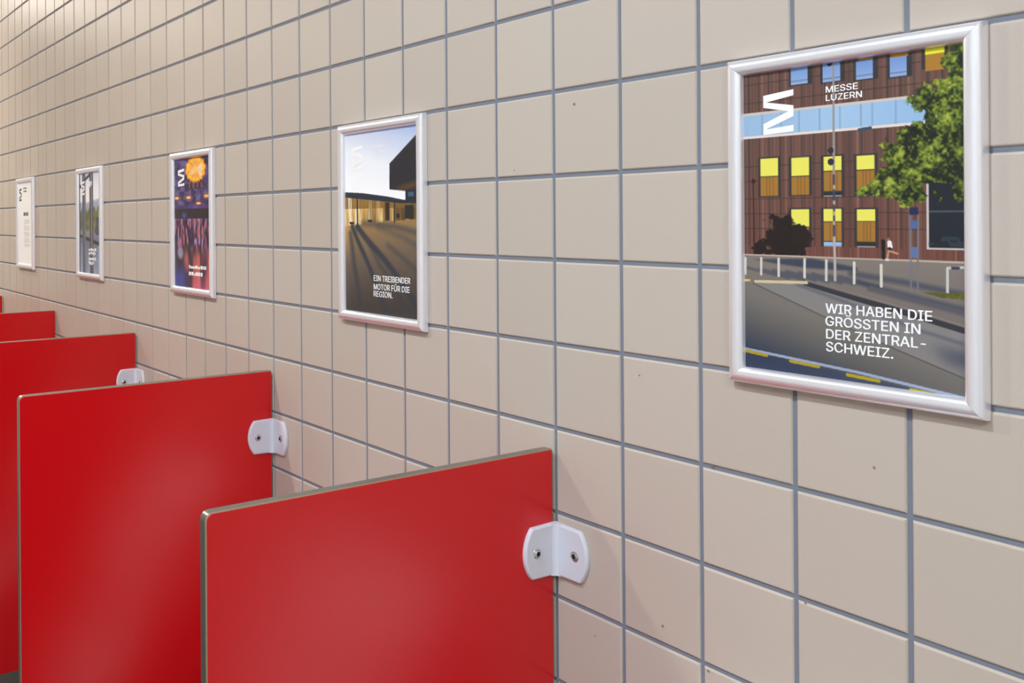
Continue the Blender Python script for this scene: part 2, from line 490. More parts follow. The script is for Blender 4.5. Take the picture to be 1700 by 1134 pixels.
def art_facade():
    A = Art(330, 480, 3)
    R = A.rng
    # brown boarded facade: thin vertical boards of varied browns
    nb = 150
    tone = R.random(nb)[np.minimum((A.u * nb).astype(int), nb - 1)]
    A.put(np.ones_like(A.u), A.grad([(0, (88, 60, 53)), (.5, (103, 71, 63)), (.85, (112, 78, 69)), (1, (138, 104, 92))], tone))
    warm = np.clip((A.v - .3) / .3, 0, 1)
    A.a *= 1 + np.stack([.06 * warm, -.06 * warm, -.08 * warm], -1)
    for k in range(18):
        A.put(.6 * A.line([((k + .5) / 18, 0), ((k + .5) / 18, .58)], .010), (58, 48, 46))
    for vv in (.035, .098, .150, .20, .315, .365, .425, .475, .525):
        A.put(.5 * A.line([(0, vv), (1, vv)], .006), (50, 36, 34))
    # glazed blue band with pale edges
    top, bot = [(0.0048,0.1353), (0.5745,0.1507), (0.8196,0.1555)], [(0.8189,0.2315), (0.5737,0.2275), (0.0037,0.2150)]
    vt, vb = top[0][1], bot[2][1]
    band = A.quad((0, vt), (1, vb))
    A.put(band, A.grad([(0, (150, 180, 208)), (.5, (158, 190, 220)), (1, (140, 176, 214))], A.u))
    for q in (.10, .20, .29, .39, .485, .58, .63, .73): A.put(.5 * band * A.line([(q, 0), (q, 1)], .008), (110, 140, 165))
    A.put(A.line([(0, vt), (1, vt)], .012), (205, 190, 182)); A.put(A.line([(0, vb), (1, vb)], .012), (225, 210, 200))
    A.put(A.line([(0.5711,0.2190), (0.6215,0.2161)], .014), (50, 70, 95))
    blue, yel, och, frm = (116, 148, 200), (230, 222, 92), (160, 112, 42), (48, 46, 48)
    # upper windows
    for p, q in (((0.2507,-0.0187), (0.3327,0.0543)), ((0.4054,-0.0126), (0.4872,0.0596)), ((0.5587,0.0068), (0.6336,0.0647)), ((0.7065,0.0100), (0.7762,0.0698))):
        A.put(A.quad((p[0] - .012, p[1] - .006), (q[0] + .022, q[1] + .004)), frm)
        A.put(A.quad(p, q), A.grad([(0, (108, 142, 200)), (1, (140, 166, 206))], np.clip((A.v - p[1]) / (q[1] - p[1] + 1e-6), 0, 1)))
        A.put(.5 * A.quad((p[0], q[1] - .014), (q[0], q[1] - .009)), (70, 90, 120))
    for p, q in (((0.5683,-0.0164), (0.6342,0.0071)), ((0.7092,-0.0141), (0.7817,0.0124)), ((0.8501,0.0134), (0.9256,0.0654))): A.put(A.quad(p, q), (168, 118, 40))
    A.put(A.quad((0.8360,-0.0267), (0.8496,0.0590)), frm); A.put(A.quad((0.9264,-0.0176), (0.9373,0.0664)), frm)
    A.put(A.quad((0.8505,-0.0252), (0.9260,0.0178)), (226, 222, 40))
    # yellow blinds over ochre shutters
    wins = [((0.0896,0.2896), (0.1812,0.3523), (0.1786,0.4159), 0), ((0.2500,0.2931), (0.3379,0.3552), (0.3343,0.4141), 0), ((0.4076,0.2958), (0.4910,0.3438), (0.4903,0.4050), 1),
            ((0.5595,0.2992), (0.6385,0.3451), (0.6379,0.4055), 1), ((0.2479,0.4610), (0.3359,0.5205), (0.3352,0.5805), 0), ((0.4057,0.4619), (0.4892,0.5042), (0.4885,0.5631), 2),
            ((0.5593,0.4646), (0.6395,0.5026), (0.6388,0.5631), 1)]
    for p, q, r, sill in wins:
        e = r[1] + (.014 if sill else 0)
        A.put(A.quad((p[0] - .013, p[1] - .005), (q[0] + .013, e + .004)), frm)
        A.put(A.quad((p[0], q[1]), (q[0], r[1])), och); A.put(A.quad(p, (q[0], q[1] - .003)), yel)
        for k in (.33, .5, .7): A.put(.4 * A.quad((p[0] + k * (q[0] - p[0]), q[1]), (p[0] + k * (q[0] - p[0]) + .006, r[1])), (96, 64, 30))
        if sill: A.put(A.quad((p[0], r[1] + .004), (q[0], e)), (34, 34, 38) if sill == 1 else (150, 180, 226))
        if sill: A.put(A.quad((p[0], e), (q[0], e + .004)), (140, 140, 140))
    # dark shop window at the right
    A.put(A.quad((0.8512,0.3932), (1.0038,0.5832)), (196, 186, 180)); A.put(A.quad((0.8610,0.3793), (1.0061,0.5780)), (20, 28, 40))
    A.put(.5 * A.quad((0.8601,0.4706), (1.0070,0.4764)), (120, 125, 130))
    A.put(.7 * A.quad((0.8594,0.5462), (1.0061,0.5737)) * (A.noise(40, 60) > .5), (40, 60, 70))
    # shade of a street tree on the facade
    sh = A.poly([(0.1376,0.4754), (0.1809,0.4735), (0.2053,0.4855), (0.2477,0.4797), (0.2713,0.5071), (0.3008,0.5187), (0.3503,0.5340), (0.3530,0.5532), (0.3294,0.5806), (0.2881,0.5890), (0.3291,0.6039),
                 (0.3811,0.6144), (0.0502,0.6215), (0.0573,0.5746), (0.1334,0.5595), (0.1053,0.5437), (0.1246,0.5135)])
    n1 = A.noise(30, 44, 3); sb = A.blur(sh, .022)
    sh = np.clip((sb - .42 + (n1 - .5) * 1.5) * 5, 0, 1) * (sb > .04)
    A.put(.93 * sh, (16, 8, 10))
    A.put(.8 * A.line([(0.0504,0.3614), (0.0537,0.6051)], .008), (40, 22, 22)); A.put(.8 * A.ell((0.0504,0.3634), .010, .009), (36, 20, 20))
    # pavement and street
    gy = (0.5588,0.6143)[1]
    ground = A.quad((0, gy), (1, 1))
    A.put(ground, A.grad([(0, (126, 116, 108)), (.25, (118, 108, 102)), (1, (104, 100, 98))], (A.v - gy) / (1 - gy)))
    A.put(A.line([(0, gy), (1, gy + .004)], .007), (188, 168, 150))
    navy = (44, 54, 76)
    A.put(.85 * A.poly([(0.0469,0.6297), (0.3493,0.6209), (0.5585,0.6441), (0.5583,0.6553), (0.3344,0.6522), (0.1850,0.6424)], .006), navy)
    for p, q in (((0.0142,0.6590), (0.2331,0.6885)), ((0.0849,0.6611), (0.2988,0.6902)), ((0.1539,0.6632), (0.3629,0.6919)), ((0.2213,0.6652), (0.4257,0.6935)), ((0.2872,0.6672), (0.4871,0.6951)), ((0.3516,0.6691), (0.5471,0.6966)), ((0.4146,0.6710), (0.6059,0.6981)), ((0.4762,0.6728), (0.6634,0.6996))):
        A.put(.55 * A.line([p, q], .011, .012), navy)
    A.put(.6 * A.line([(0.5312,0.6635), (0.7651,0.6832), (1.0026,0.7106)], .026, .02), navy)
    A.put(.65 * A.line([(0.5580,0.6888), (0.8140,0.7258), (1.0023,0.7516)], .018, .02), navy)
    A.put(.6 * A.line([(0.6110,0.7090), (1.0021,0.7653)], .012, .02), navy)
    # road: light lay-by, dark lane
    A.put(A.poly([(-0.0061,0.7130), (0.3192,0.7012), (1.0062,0.8147), (1.0044,1.0150), (-0.0100,1.0173)]), (128, 124, 122))
    lane = A.poly([(-0.0061,0.7130), (0.0459,0.7111), (0.4131,0.8067), (0.7204,0.8835), (1.0050,0.9482), (1.0043,1.0235), (-0.0265,1.0187)])
    A.put(lane, A.grad([(0, (116, 110, 104)), (.4, (94, 92, 90)), (.75, (66, 70, 80)), (1, (44, 54, 76))], np.clip((A.v - .74) / .2 - A.u * 1.0, 0, 1)))
    A.put(.7 * A.line([(0.0459,0.7111), (0.4131,0.8067), (0.7204,0.8835), (1.0050,0.9482)], .006), (70, 66, 64))
    A.put(.5 * A.line([(0.2749,0.7067), (0.6103,0.7754), (0.8374,0.8237), (1.0059,0.8506)], .016, .012), (70, 76, 96))
    A.put(.75 * A.poly([(0.8611,0.8679), (1.0057,0.8745), (1.0053,0.9156), (0.9434,0.9070)], .03), navy)
    A.put(A.line([(0.3163,0.6993), (0.5304,0.7346), (0.7642,0.7710), (1.0063,0.8112)], .030), (46, 48, 56)); A.put(.7 * A.line([(0.3164,0.6915), (0.5305,0.7253), (0.7643,0.7602), (1.0063,0.8010)], .010), (140, 128, 118))
    A.put(A.line([(0.0588,0.7045), (0.3222,0.6991)], .014), (206, 186, 150)); A.put(A.line([(-0.0027,0.7026), (0.0266,0.7016)], .01), (220, 190, 110))
    A.put(A.line([(-0.0090,0.9370), (0.5684,0.9683), (1.0000,1.0017)], .013), (150, 160, 186))
    A.put(A.poly([(-0.0092,0.9514), (0.5683,0.9783), (1.0044,1.0115), (1.0041,1.0492), (-0.0449,1.1651)]) * .6, (44, 56, 84))
    for p, q in (((0.0040,0.9443), (0.1159,0.9520)), ((0.2389,0.9602), (0.3770,0.9664)), ((0.5114,0.9796), (0.6500,0.9857)), ((0.7843,0.9985), (0.9285,1.0055))): A.put(A.line([p, q], .015), (168, 148, 30))
    # bollards, rail, grass
    for p, q in (((0.0049,0.6265), (0.0042,0.6798)), ((0.0901,0.6246), (0.0894,0.6792)), ((0.1821,0.6246), (0.1814,0.6823)), ((0.3131,0.6236), (0.3124,0.6820)), ((0.4171,0.6251), (0.4164,0.6881)),
                 ((0.5451,0.6295), (0.5444,0.6930)), ((0.6641,0.6339), (0.6634,0.6978))): A.put(A.line([p, q], .012), (208, 204, 190))
    A.put(A.line([(0.9306,0.7085), (0.9312,0.6356), (1.0079,0.6318)], .010), (196, 194, 186)); A.put(A.line([(0.9506,0.6351), (0.9736,0.6344)], .012), (50, 56, 84))
    gr = A.poly([(0.8312,0.7091), (1.0072,0.7052), (1.0070,0.7240), (0.9100,0.7215)])
    A.put(gr, A.grad([(0, (58, 62, 20)), (1, (118, 118, 36))], A.noise(60, 90)))
    # lamp mast
    A.put(A.line([(0.4562,-0.0175), (0.4548,0.3552)], .010), (150, 140, 138)); A.put(A.line([(0.4548,0.3552), (0.4553,0.5522)], .010), (60, 64, 96)); A.put(A.line([(0.4553,0.5522), (0.4580,0.6866)], .012), (176, 168, 160))
    for p in ((0.4558,0.3893), (0.4552,0.4385), (0.4548,0.4726), (0.4545,0.5029)): A.put(A.line([p, (p[0], p[1] + .007)], .010), (190, 160, 120))
    A.put(A.ell((0.4417,0.2770), .014, .010), (34, 38, 52)); A.put(A.ell((0.4413,0.3131), .015, .011), (34, 38, 52)); A.put(A.ell((0.4391,0.0037), .012, .007), (24, 26, 30))
    # stop post and jogger
    for p, q in (((0.7869,0.4846), (0.7871,0.7091)), ((0.8188,0.4846), (0.8142,0.7080))): A.put(A.line([p, q], .007), (110, 112, 122))
    A.put(A.quad((0.7839,0.4608), (0.8188,0.4823)), (26, 34, 78)); A.put(A.quad((0.7868,0.4988), (0.8136,0.5236)), (74, 100, 150)); A.put(A.quad((0.7885,0.5772), (0.8152,0.6087)), (88, 112, 156))
    A.put(A.line([(0.6726,0.5608), (0.6746,0.6118)], .016), (18, 14, 16)); A.put(A.ell((0.6726,0.5626), .009, .007), (18, 14, 16))
    A.put(A.ell((0.6957,0.5569), .007, .006), (150, 96, 74)); A.put(A.line([(0.6995,0.5659), (0.7019,0.5786)], .020), (232, 228, 228)); A.put(A.line([(0.7006,0.5840), (0.7005,0.5876)], .016), (30, 28, 32))
    A.put(A.line([(0.6954,0.5896), (0.6900,0.6133)], .008), (196, 140, 112)); A.put(A.line([(0.7030,0.5912), (0.7334,0.5979)], .008), (196, 140, 112)); A.put(A.line([(0.6849,0.6170), (0.6951,0.6168)], .010), (200, 200, 208))
    # foliage
    fo = A.poly([(1.0136,-0.0055), (0.9448,0.0049), (0.8975,0.0456), (0.8448,0.0657), (0.8877,0.0797), (0.9160,0.0889), (0.9065,0.1020), (0.8395,0.1075), (0.7856,0.1159), (0.8003,0.1259), (0.8199,0.1237), (0.7953,0.1379), (0.7605,0.1517), (0.8195,0.1661),
                 (0.8485,0.1785), (0.8530,0.2069), (0.8093,0.2115), (0.7697,0.2183), (0.7194,0.2319), (0.6733,0.2442), (0.6576,0.2580), (0.7037,0.2745), (0.6779,0.2953), (0.6725,0.3224), (0.7031,0.3324), (0.6566,0.3529), (0.6408,0.3744),
                 (0.5933,0.3882), (0.5584,0.4023), (0.5742,0.4286), (0.6194,0.4181), (0.6662,0.4278), (0.7073,0.4193), (0.7426,0.4360), (0.7698,0.4649), (0.8020,0.4508), (0.8314,0.4422), (0.8461,0.4283), (0.8702,0.4181), (0.9032,0.4429), (0.9478,0.4330), (1.0095,0.4542)])
    nA, nB, nC = A.noise(52, 70, 3), A.noise(15, 28, 2), A.noise(110, 150, 1)
    edge = np.clip((A.blur(fo, .020) - .36 + (nA - .5) * 1.2) * 6, 0, 1) * (A.blur(fo, .02) > .06)
    holes = ((A.noise(14, 20, 2) > .70) & (A.blur(fo, .05) < .93))
    leaf = A.grad([(0, (8, 14, 8)), (.30, (22, 32, 12)), (.46, (62, 78, 22)), (.62, (100, 116, 34)), (.8, (138, 150, 48)), (1, (172, 178, 84))], np.clip(.5 + 2.0 * (.4 * nA + .35 * nB + .25 * nC - .515), 0, 1) )
    A.put(edge * ~holes, leaf)
    return A

def art_square():
    A = Art(200, 330, 8)
    sky = A.grad([(0, (255, 255, 255)), (.45, (240, 242, 248)), (.8, (198, 208, 232)), (1, (160, 180, 224))], np.clip(1.0 - A.v * 2.1 - (1 - A.u) * .35, 0, 1))
    A.put(np.ones_like(A.u), sky)
    # dark cantilevered block and lower glazed wing
    A.put(A.poly([(1.0307,0.0289), (0.6323,0.1875), (0.6299,0.3255), (0.8361,0.3364), (1.0257,0.3528)]), (34, 33, 42))
    A.put(A.poly([(0.6898,0.3206), (0.8362,0.3333), (1.0263,0.3104), (1.0268,0.2801), (0.8688,0.2972)], .01), (84, 58, 34))
    A.put(A.quad((0.8361,0.3364), (1.0249,0.4013)), (24, 34, 46)); A.put(A.quad((0.8681,0.3433), (0.9393,0.3662)), (56, 92, 108)); A.put(A.quad((0.9558,0.3177), (1.0256,0.3588)), (26, 34, 50))
    # glazed gallery in low sun
    n1 = A.noise(30, 4, 2)
    gal = A.poly([(-0.0297,0.3501), (0.8030,0.3913), (1.0250,0.3952), (1.0236,0.4862), (0.6037,0.4948), (-0.0330,0.5260)])
    A.put(gal, A.grad([(0, (70, 52, 28)), (.35, (130, 98, 50)), (.6, (188, 146, 78)), (.8, (236, 202, 140)), (1, (255, 246, 224))], np.clip(n1 * .9 + .42 - A.u * .75, 0, 1)))
    A.put(.8 * gal * (A.v < (0.5205,0.4244)[1]), (128, 92, 36)); A.put(.9 * gal * np.clip((A.noise(34, 5, 2) - .52) * 8, 0, 1) * np.clip(1.3 - 2.2 * A.u, 0, 1), (255, 244, 214))
    A.put(A.quad((0.5718,0.3935), (0.6289,0.4887)), (44, 34, 30)); A.put(A.quad((0.8269,0.4102), (0.9374,0.4823)), (30, 34, 36))
    A.put(A.poly([(-0.0293,0.3269), (0.2615,0.3380), (0.6059,0.3627), (0.8031,0.3820), (1.0251,0.3892), (1.0249,0.4043), (0.7704,0.4000), (-0.0299,0.3567)]), (30, 40, 56))
    # paving
    gd = A.poly([(-0.0330,0.5226), (0.6037,0.4948), (1.0236,0.4831), (1.0384,1.0350), (-0.0714,1.0791)])
    vv = np.clip((A.v - .49) / .51, 0, 1)
    A.put(gd, A.grad([(0, (176, 132, 66)), (.12, (150, 118, 76)), (.4, (112, 94, 76)), (.7, (82, 72, 64)), (1, (58, 52, 50))], np.clip(vv + .12 * A.u + (.06 if 0 else 0), 0, 1)))
    A.put(gd * np.clip(.8 - A.u * 5, 0, 1) * np.clip(1 - vv * 2.2, 0, 1), (214, 164, 84))
    sh = (46, 52, 64)
    A.put(.95 * A.line([(0.1053,0.5234), (0.1764,0.5956), (0.3167,0.7150), (0.4111,0.8069), (0.5456,0.9469), (0.6116,1.0205)], .05, .03), sh)
    A.put(.95 * A.line([(0.1822,0.5271), (0.3188,0.5956), (0.5498,0.6967), (0.6906,0.7674), (0.8597,0.8695), (1.0010,0.9360)], .06, .03), sh)
    A.put(.75 * A.line([(0.0771,0.5628), (0.0945,0.6154), (0.1287,0.7366), (0.1894,0.8762), (0.2227,1.0186)], .05, .05), sh)
    A.put(.6 * A.line([(0.3620,0.6277), (0.4982,0.7353), (0.5989,0.7845)], .035, .05), sh); A.put(.55 * A.line([(0.2585,0.5048), (0.6864,0.5205), (1.0225,0.5590)], .05, .05), sh)
    A.put(.5 * A.line([(0.6016,0.6207), (0.8063,0.6882), (1.0037,0.7626)], .035, .05), sh); A.put(.4 * A.line([(0.4762,0.5255), (0.8080,0.5800), (1.0213,0.6318)], .045, .06), sh)
    A.put(.5 * A.line([(0.7217,0.8760), (0.9214,0.9937)], .06, .06), sh)
    A.put(A.line([(0.1808,0.3543), (0.1804,0.5239)], .018), (30, 36, 48)); A.put(A.line([(0.6969,0.3894), (0.6951,0.4987)], .016), (24, 28, 44)); A.put(A.quad((0.0646,0.4968), (0.1328,0.5105)), (40, 36, 36))
    A.put(A.quad((0.3295,0.4860), (0.3904,0.4994)), (34, 32, 36)); A.put(A.quad((0.7204,0.4553), (0.7610,0.4775)), (24, 26, 32))
    return A

def art_concert():
    A = Art(110, 300, 5)
    n1, n2 = A.noise(9, 26, 3), A.noise(12, 30, 2)
    A.put(np.ones_like(A.u), A.grad([(0, (26, 20, 48)), (.4, (46, 36, 84)), (.6, (74, 58, 120)), (.8, (110, 84, 140)), (1, (70, 110, 160))], np.clip(.5 + 1.6 * (n1 - .5), 0, 1)))
    c = (0.5977,0.0915)
    ang = np.arctan2((A.v - c[1]) * 1.5, A.u - c[0])
    rr = np.hypot((A.u - c[0]) / .27, (A.v - c[1]) / .098) * (1 + .05 * np.sin(ang * 18))
    A.put(np.clip((1.12 - rr) * 6, 0, 1), A.grad([(0, (250, 206, 130)), (.55, (250, 170, 60)), (.8, (255, 208, 40)), (.95, (240, 150, 30)), (1.1, (150, 60, 90))], rr))
    A.put(.5 * np.clip((.9 - rr) * 6, 0, 1) * (np.sin(ang * 9) > .55) * (rr > .3), (214, 110, 70))
    A.put(.7 * A.ell((c[0] + .13, c[1] + .005), .06, .05, .5), (255, 226, 214)); A.put(.6 * A.ell((c[0] - .1, c[1] + .02), .07, .02, .3), (255, 214, 170))
    A.put(.6 * A.quad((c[0] - .28, c[1] + .105), (c[0] + .28, c[1] + .15)), (44, 22, 30))
    for k in (-.16, -.06, .06, .16): A.put(.7 * A.quad((c[0] + k - .015, c[1] + .10), (c[0] + k + .015, c[1] + .14)), (190, 90, 44))
    for p in ((0.0761,0.3050), (0.4078,0.3048), (0.8840,0.3000), (0.6779,0.3530)):
        A.put(.6 * A.ell(p, .11, .022, .9), (170, 80, 60)); A.put(A.ell(p, .06, .010, .4), (250, 200, 90))
    A.put(.7 * A.quad((0, (0.5731,0.3595)[1]), (1, (0.5722,0.3960)[1])) * np.clip(n2 * 1.6, 0, 1), (86, 44, 130))
    v0, v1, v2 = (0.5723,0.3914)[1], (0.5703,0.4690)[1], (0.5609,0.8253)[1]
    A.put(A.quad((0, v0), (1, v1)), (30, 12, 28)); A.put(A.ell((0.2848,0.4409), .07, .022, .6), (60, 60, 140))
    # crowd: short vertical streaks
    cr = A.noise(26, 14, 2)
    zone = A.quad((0, v1), (1, 1))
    t = np.clip(.42 + 2.0 * (cr - .5) + (.25 - .9 * (A.v - v1) / (v2 - v1) * .5), 0, 1)
    A.put(zone, A.grad([(0, (14, 12, 26)), (.35, (34, 26, 60)), (.5, (70, 44, 92)), (.7, (140, 70, 90)), (.85, (186, 96, 84)), (1, (150, 130, 190))], t))
    low = np.clip((A.v - (v1 + .18)) / .12, 0, 1)
    stripe = A.noise(9, 3, 2)
    A.put(low, A.grad([(0, (26, 22, 40)), (.4, (70, 40, 62)), (.6, (170, 84, 84)), (.8, (206, 100, 72)), (1, (214, 120, 120))], np.clip(stripe * 1.1 + (A.u - .5) * .45, 0, 1)))
    A.put(np.clip((.42 - A.u) * 5, 0, 1) * np.clip((A.v - .80) * 8, 0, 1), (58, 66, 140)); A.put(.6 * np.clip((A.u - .4) * 5, 0, 1) * np.clip((A.v - .86) * 8, 0, 1), (196, 92, 130))
    A.put(.9 * A.ell((0.1665,0.7341), .08, .05, .6), (150, 150, 170)); A.put(.7 * A.ell((0.1498,0.6684), .08, .03, .6), (190, 100, 150))
    return A

def art_windows():
    A = Art(90, 260, 6)
    A.put(np.ones_like(A.u), A.grad([(0, (214, 222, 242)), (.15, (240, 243, 250)), (.28, (250, 250, 252))], A.v))
    tr2 = A.noise(4, 3, 2)
    vm, vt, vg = (0.6067,0.2730)[1], (0.6055,0.3430)[1], (0.6020,0.5569)[1]
    A.put(np.clip((A.v - vm - (tr2 - .5) * .06) * 40, 0, 1), A.grad([(0, (170, 182, 206)), (1, (136, 152, 178))], (A.v - vm) * 8))
    tr = A.noise(10, 14, 2)
    A.put(np.clip((A.v - vt - (tr - .5) * .12) * 30, 0, 1), A.grad([(0, (56, 70, 40)), (.5, (98, 106, 56)), (1, (160, 158, 76))], np.clip(tr * .8 + A.u * .4 - .1, 0, 1)))
    A.put(np.clip((A.v - vg) * 30, 0, 1), A.grad([(0, (150, 150, 160)), (.3, (96, 108, 130)), (1, (136, 150, 180))], (A.v - vg) / (1 - vg)))
    cs = A.noise(16, 12, 1)
    A.put(.8 * np.clip((A.u - .66) * 20, 0, 1) * A.quad((0, vt + .1), (1, vg + .06)) * (cs > .52), (44, 52, 88))
    A.put(.5 * np.clip((A.v - .68) * 20, 0, 1) * (A.noise(22, 2, 1) > .55), (170, 184, 214))
    A.put(A.line([(-0.0142,0.6261), (0.4622,0.6648), (1.0348,0.7145)], .10), (24, 28, 34))
    A.put(A.quad((0, 0), ((0.0574,0.1090)[0], 1)), (34, 44, 60)); A.put(A.quad(((0.1575,0.1111)[0], 0), ((0.2713,0.1135)[0], 1)), (88, 86, 92)); A.put(A.quad(((0.2713,0.1135)[0], 0), ((0.3139,0.1144)[0], 1)), (96, 116, 136))
    A.put(A.quad(((0.4972,0.1183)[0], 0), ((0.5588,0.1196)[0], 1)), (84, 58, 36)); A.put(A.quad(((0.5588,0.1196)[0], 0), ((0.6148,0.1207)[0], 1)), (112, 112, 122)); A.put(A.quad(((0.6148,0.1207)[0], 0), ((0.6594,0.1217)[0], 1)), (54, 66, 92))
    A.put(A.quad(((0.4972,0.1183)[0], (0.4886,0.7564)[1]), ((0.6594,0.1217)[0], 1)), (80, 82, 90))
    A.put(A.line([(0.2717,0.0660), (0.4984,0.0236)], .09), (36, 44, 56)); A.put(A.ell((0.0717,0.1272), .06, .02), (36, 44, 56))
    A.put(A.quad(((0.9856,0.1285)[0], 0), (1, 1)), (84, 66, 58))
    return A

# ------------------------------------------------------------------ framed posters
FW, FH, BAR = 2.225 * T, 3.095 * T, 0.157 * T
PW, PH = FW - 2 * BAR + 0.0, FH - 2 * BAR
SEAT = 0.0044                    # poster face stands this far off the wall
def frame_bars():
    prof = [(0, 0.0004), (0, 0.0040), (0.0003, 0.0052)]
    k = 12
    for i in range(1, k):                         # rounded snap profile
        a = PI * i / k
        prof.append((BAR / 2 - (BAR / 2 - 0.0004) * math.cos(a), 0.0052 + 0.0066 * math.sin(a) ** .8))
    prof += [(BAR - 0.0003, 0.0054), (BAR, 0.0048), (BAR, 0.0034), (BAR - 0.002, 0.0029), (0.003, 0.0029), (0.003, 0.0004)]
    corners = [(-FW / 2, FH / 2, 1, -1), (FW / 2, FH / 2, -1, -1), (FW / 2, -FH / 2, -1, 1), (-FW / 2, -FH / 2, 1, 1)]
    out = []
    for i in range(4):
        bm = bmesh.new()
        loops = []
        for e, (cx, cz, sx, sz) in enumerate((corners[i], corners[(i + 1) % 4])):
            g_ = 0.00012 * (1 if e == 0 else -1)      # hairline mitre gap
            dx, dz = [(g_, 0), (0, -g_), (-g_, 0), (0, g_)][i]
            loops.append([(cx + sx * w + dx, -h, cz + sz * w + dz) for w, h in prof])
        add_loops(bm, loops)
        me = bm_mesh('frame_bar', bm, M_alu)
        for p in me.polygons: p.use_smooth = len(p.vertices) == 4
        me.set_sharp_from_angle(angle=math.radians(40)) if hasattr(me, 'set_sharp_from_angle') else None
        out.append(me)
    return out
BARS = frame_bars()
BACK = box_mesh('backing_panel', M_backing, -FW / 2 + 0.004, FW / 2 - 0.004, -SEAT + 0.0003, -0.0006, -FH / 2 + 0.004, FH / 2 - 0.004)

def grotesk():
    try: return bpy.data.fonts.load(bpy.utils.system_resource('DATAFILES', path='fonts') + '/Inter.woff2')
    except Exception: return None
FONT = grotesk()
def text_mesh(name, lines, m):
    """lines: (string, left u, baseline v, right u, cap height as share of PH); flat lettering a hair above the print"""
    bm = bmesh.new()
    def outline(s):
        cu = bpy.data.curves.new('t', 'FONT'); cu.body = s; cu.size = 1.0; cu.resolution_u = 4; cu.fill_mode = 'NONE'
        if FONT: cu.font = FONT
        o = bpy.data.objects.new('t', cu); COL.objects.link(o)
        dg = bpy.context.evaluated_depsgraph_get()
        me = bpy.data.meshes.new_from_object(o.evaluated_get(dg))
        bpy.data.objects.remove(o)
        co = [Vector((q.co.x, q.co.y, 0)) for q in me.vertices]
        nb = {}
        for e in me.edges:
            a, c = e.vertices; nb.setdefault(a, []).append(c); nb.setdefault(c, []).append(a)
        nxt = {}
        for e in me.edges: nxt[e.vertices[0]] = e.vertices[1]
        bpy.data.meshes.remove(me)
        seen, loops = set(), []
        for v0 in nb:
            if v0 in seen: continue
            lp, v = [], v0
            prev = None
            while v not in seen:
                seen.add(v); lp.append(v)
                c = [w for w in nb[v] if w != prev and w not in seen]
                if not c: break
                if prev is None and nxt.get(v) in c: c = [nxt[v]]
                prev, v = v, c[0]
            if len(lp) > 2: loops.append([co[i] for i in lp])
        # fill by winding number, in trapezoids between the contour heights, so overlapping strokes unite
        edges = [(p, q) for L in loops for p, q in zip(L, L[1:] + L[:1]) if abs(p.y - q.y) > 1e-7]
        ys = sorted({round(p.y, 3) for L in loops for p in L})
        quads = []
        for ya, yb in zip(ys[:-1], ys[1:]):
            ym = (ya + yb) / 2; cr = []
            for p, q in edges:
                if (p.y > ym) != (q.y > ym):
                    f = lambda y: p.x + (q.x - p.x) * min(1, max(0, (y - p.y) / (q.y - p.y)))
                    cr.append((f(ym), f(ya), f(yb), 1 if q.y > p.y else -1))
            wn = 0
            for c in sorted(cr):
                if wn == 0: st = c
                wn += c[3]
                if wn == 0: quads.append(((st[1], ya), (c[1], ya), (c[2], yb), (st[2], yb)))
        return quads
    cap = max(y for q in outline('H') for _, y in q)
    for s, u, v, ur, ch in lines:
        quads = outline(s)
        xa, xb = min(x for q in quads for x, _ in q), max(x for q in quads for x, _ in q)
        k = (ur - u) * PW; h = ch * PH; d = .030 * h
        for q_, (dx, dy) in enumerate(((0, 0), (d, d * .5), (-d, -d * .5))):      # overlaid strokes give the bold weight
            for q in quads:
                bm.faces.new([bm.verts.new(((u - .5) * PW + (x - xa) / (xb - xa) * k + dx, -.000015 * q_, (.5 - v) * PH + y / cap * h + dy)) for x, y in q])
    for f in bm.faces:
        f.normal_update()
        if f.normal.y > 0: f.normal_flip()
    return bm_mesh(name, bm, m, recalc=False)

def shapes_mesh(name, polys, m):
    bm = bmesh.new()
    for pts in polys:
        bm.faces.new([bm.verts.new(((u - .5) * PW, 0, (.5 - v) * PH)) for u, v in pts]).normal_update()
    bmesh.ops.triangulate(bm, faces=bm.faces)
    for f in bm.faces:
        f.normal_update()
        if f.normal.y > 0: f.normal_flip()
    return bm_mesh(name, bm, m, recalc=False)
# the lying M emblem, outline in its own box (0..1)
EMB = [(1, 0), (1, .14), (.10, .235), (1, .37), (1, .62), (.09, .87), (1, .82), (1, .97), (0, 1), (0, .74), (.83, .495), (0, .355), (0, .07)]
def emblem(p, q): return [(p[0] + a * (q[0] - p[0]), p[1] + b_ * (q[1] - p[1])) for a, b_ in EMB]
def dashes(rows, seed):
    """rows of marks too small to read: (u0, u1, v0, v1, mean mark width)"""
    r = random.Random(seed); out = []
    for u0, u1, v0, v1, w in rows:
        u = u0
        while u < u1 - .3 * w:
            e = min(u1, u + w * r.uniform(.6, 1.25)); a, b_ = v0, v1
            if r.random() < .3: a += (v1 - v0) * .3
            elif r.random() < .25: b_ -= (v1 - v0) * .3
            out.append([(u, a), (e, a), (e, b_), (u, b_)]); u = e + w * r.uniform(.12, .4)
    return out

def framed_poster(x, label, art, inks, group='framed posters on the tiled wall'):
    t = thing('framed_poster', label, 'poster', (x * T, 0, Z0 - FH / 2 + 0.0004), group)
    for me in BARS: obj('frame_bar', me, t)
    obj('backing_panel', BACK, t)
    e = 0.003
    if art is None:
        po = obj('poster', box_mesh('poster', M_paper, -PW / 2 - e, PW / 2 + e, -0.0001, 0.0001, -PH / 2 - e, PH / 2 + e), t, (0, -SEAT, 0))
    else:
        po = obj('poster', art.to_mesh('poster', PW, PH), t, (0, -SEAT, 0))
    po['label'] = 'printed poster sheet'
    for nm, lab, me in inks:
        o = obj(nm, me, po, (0, -0.00025, 0)); o['label'] = lab
    return t

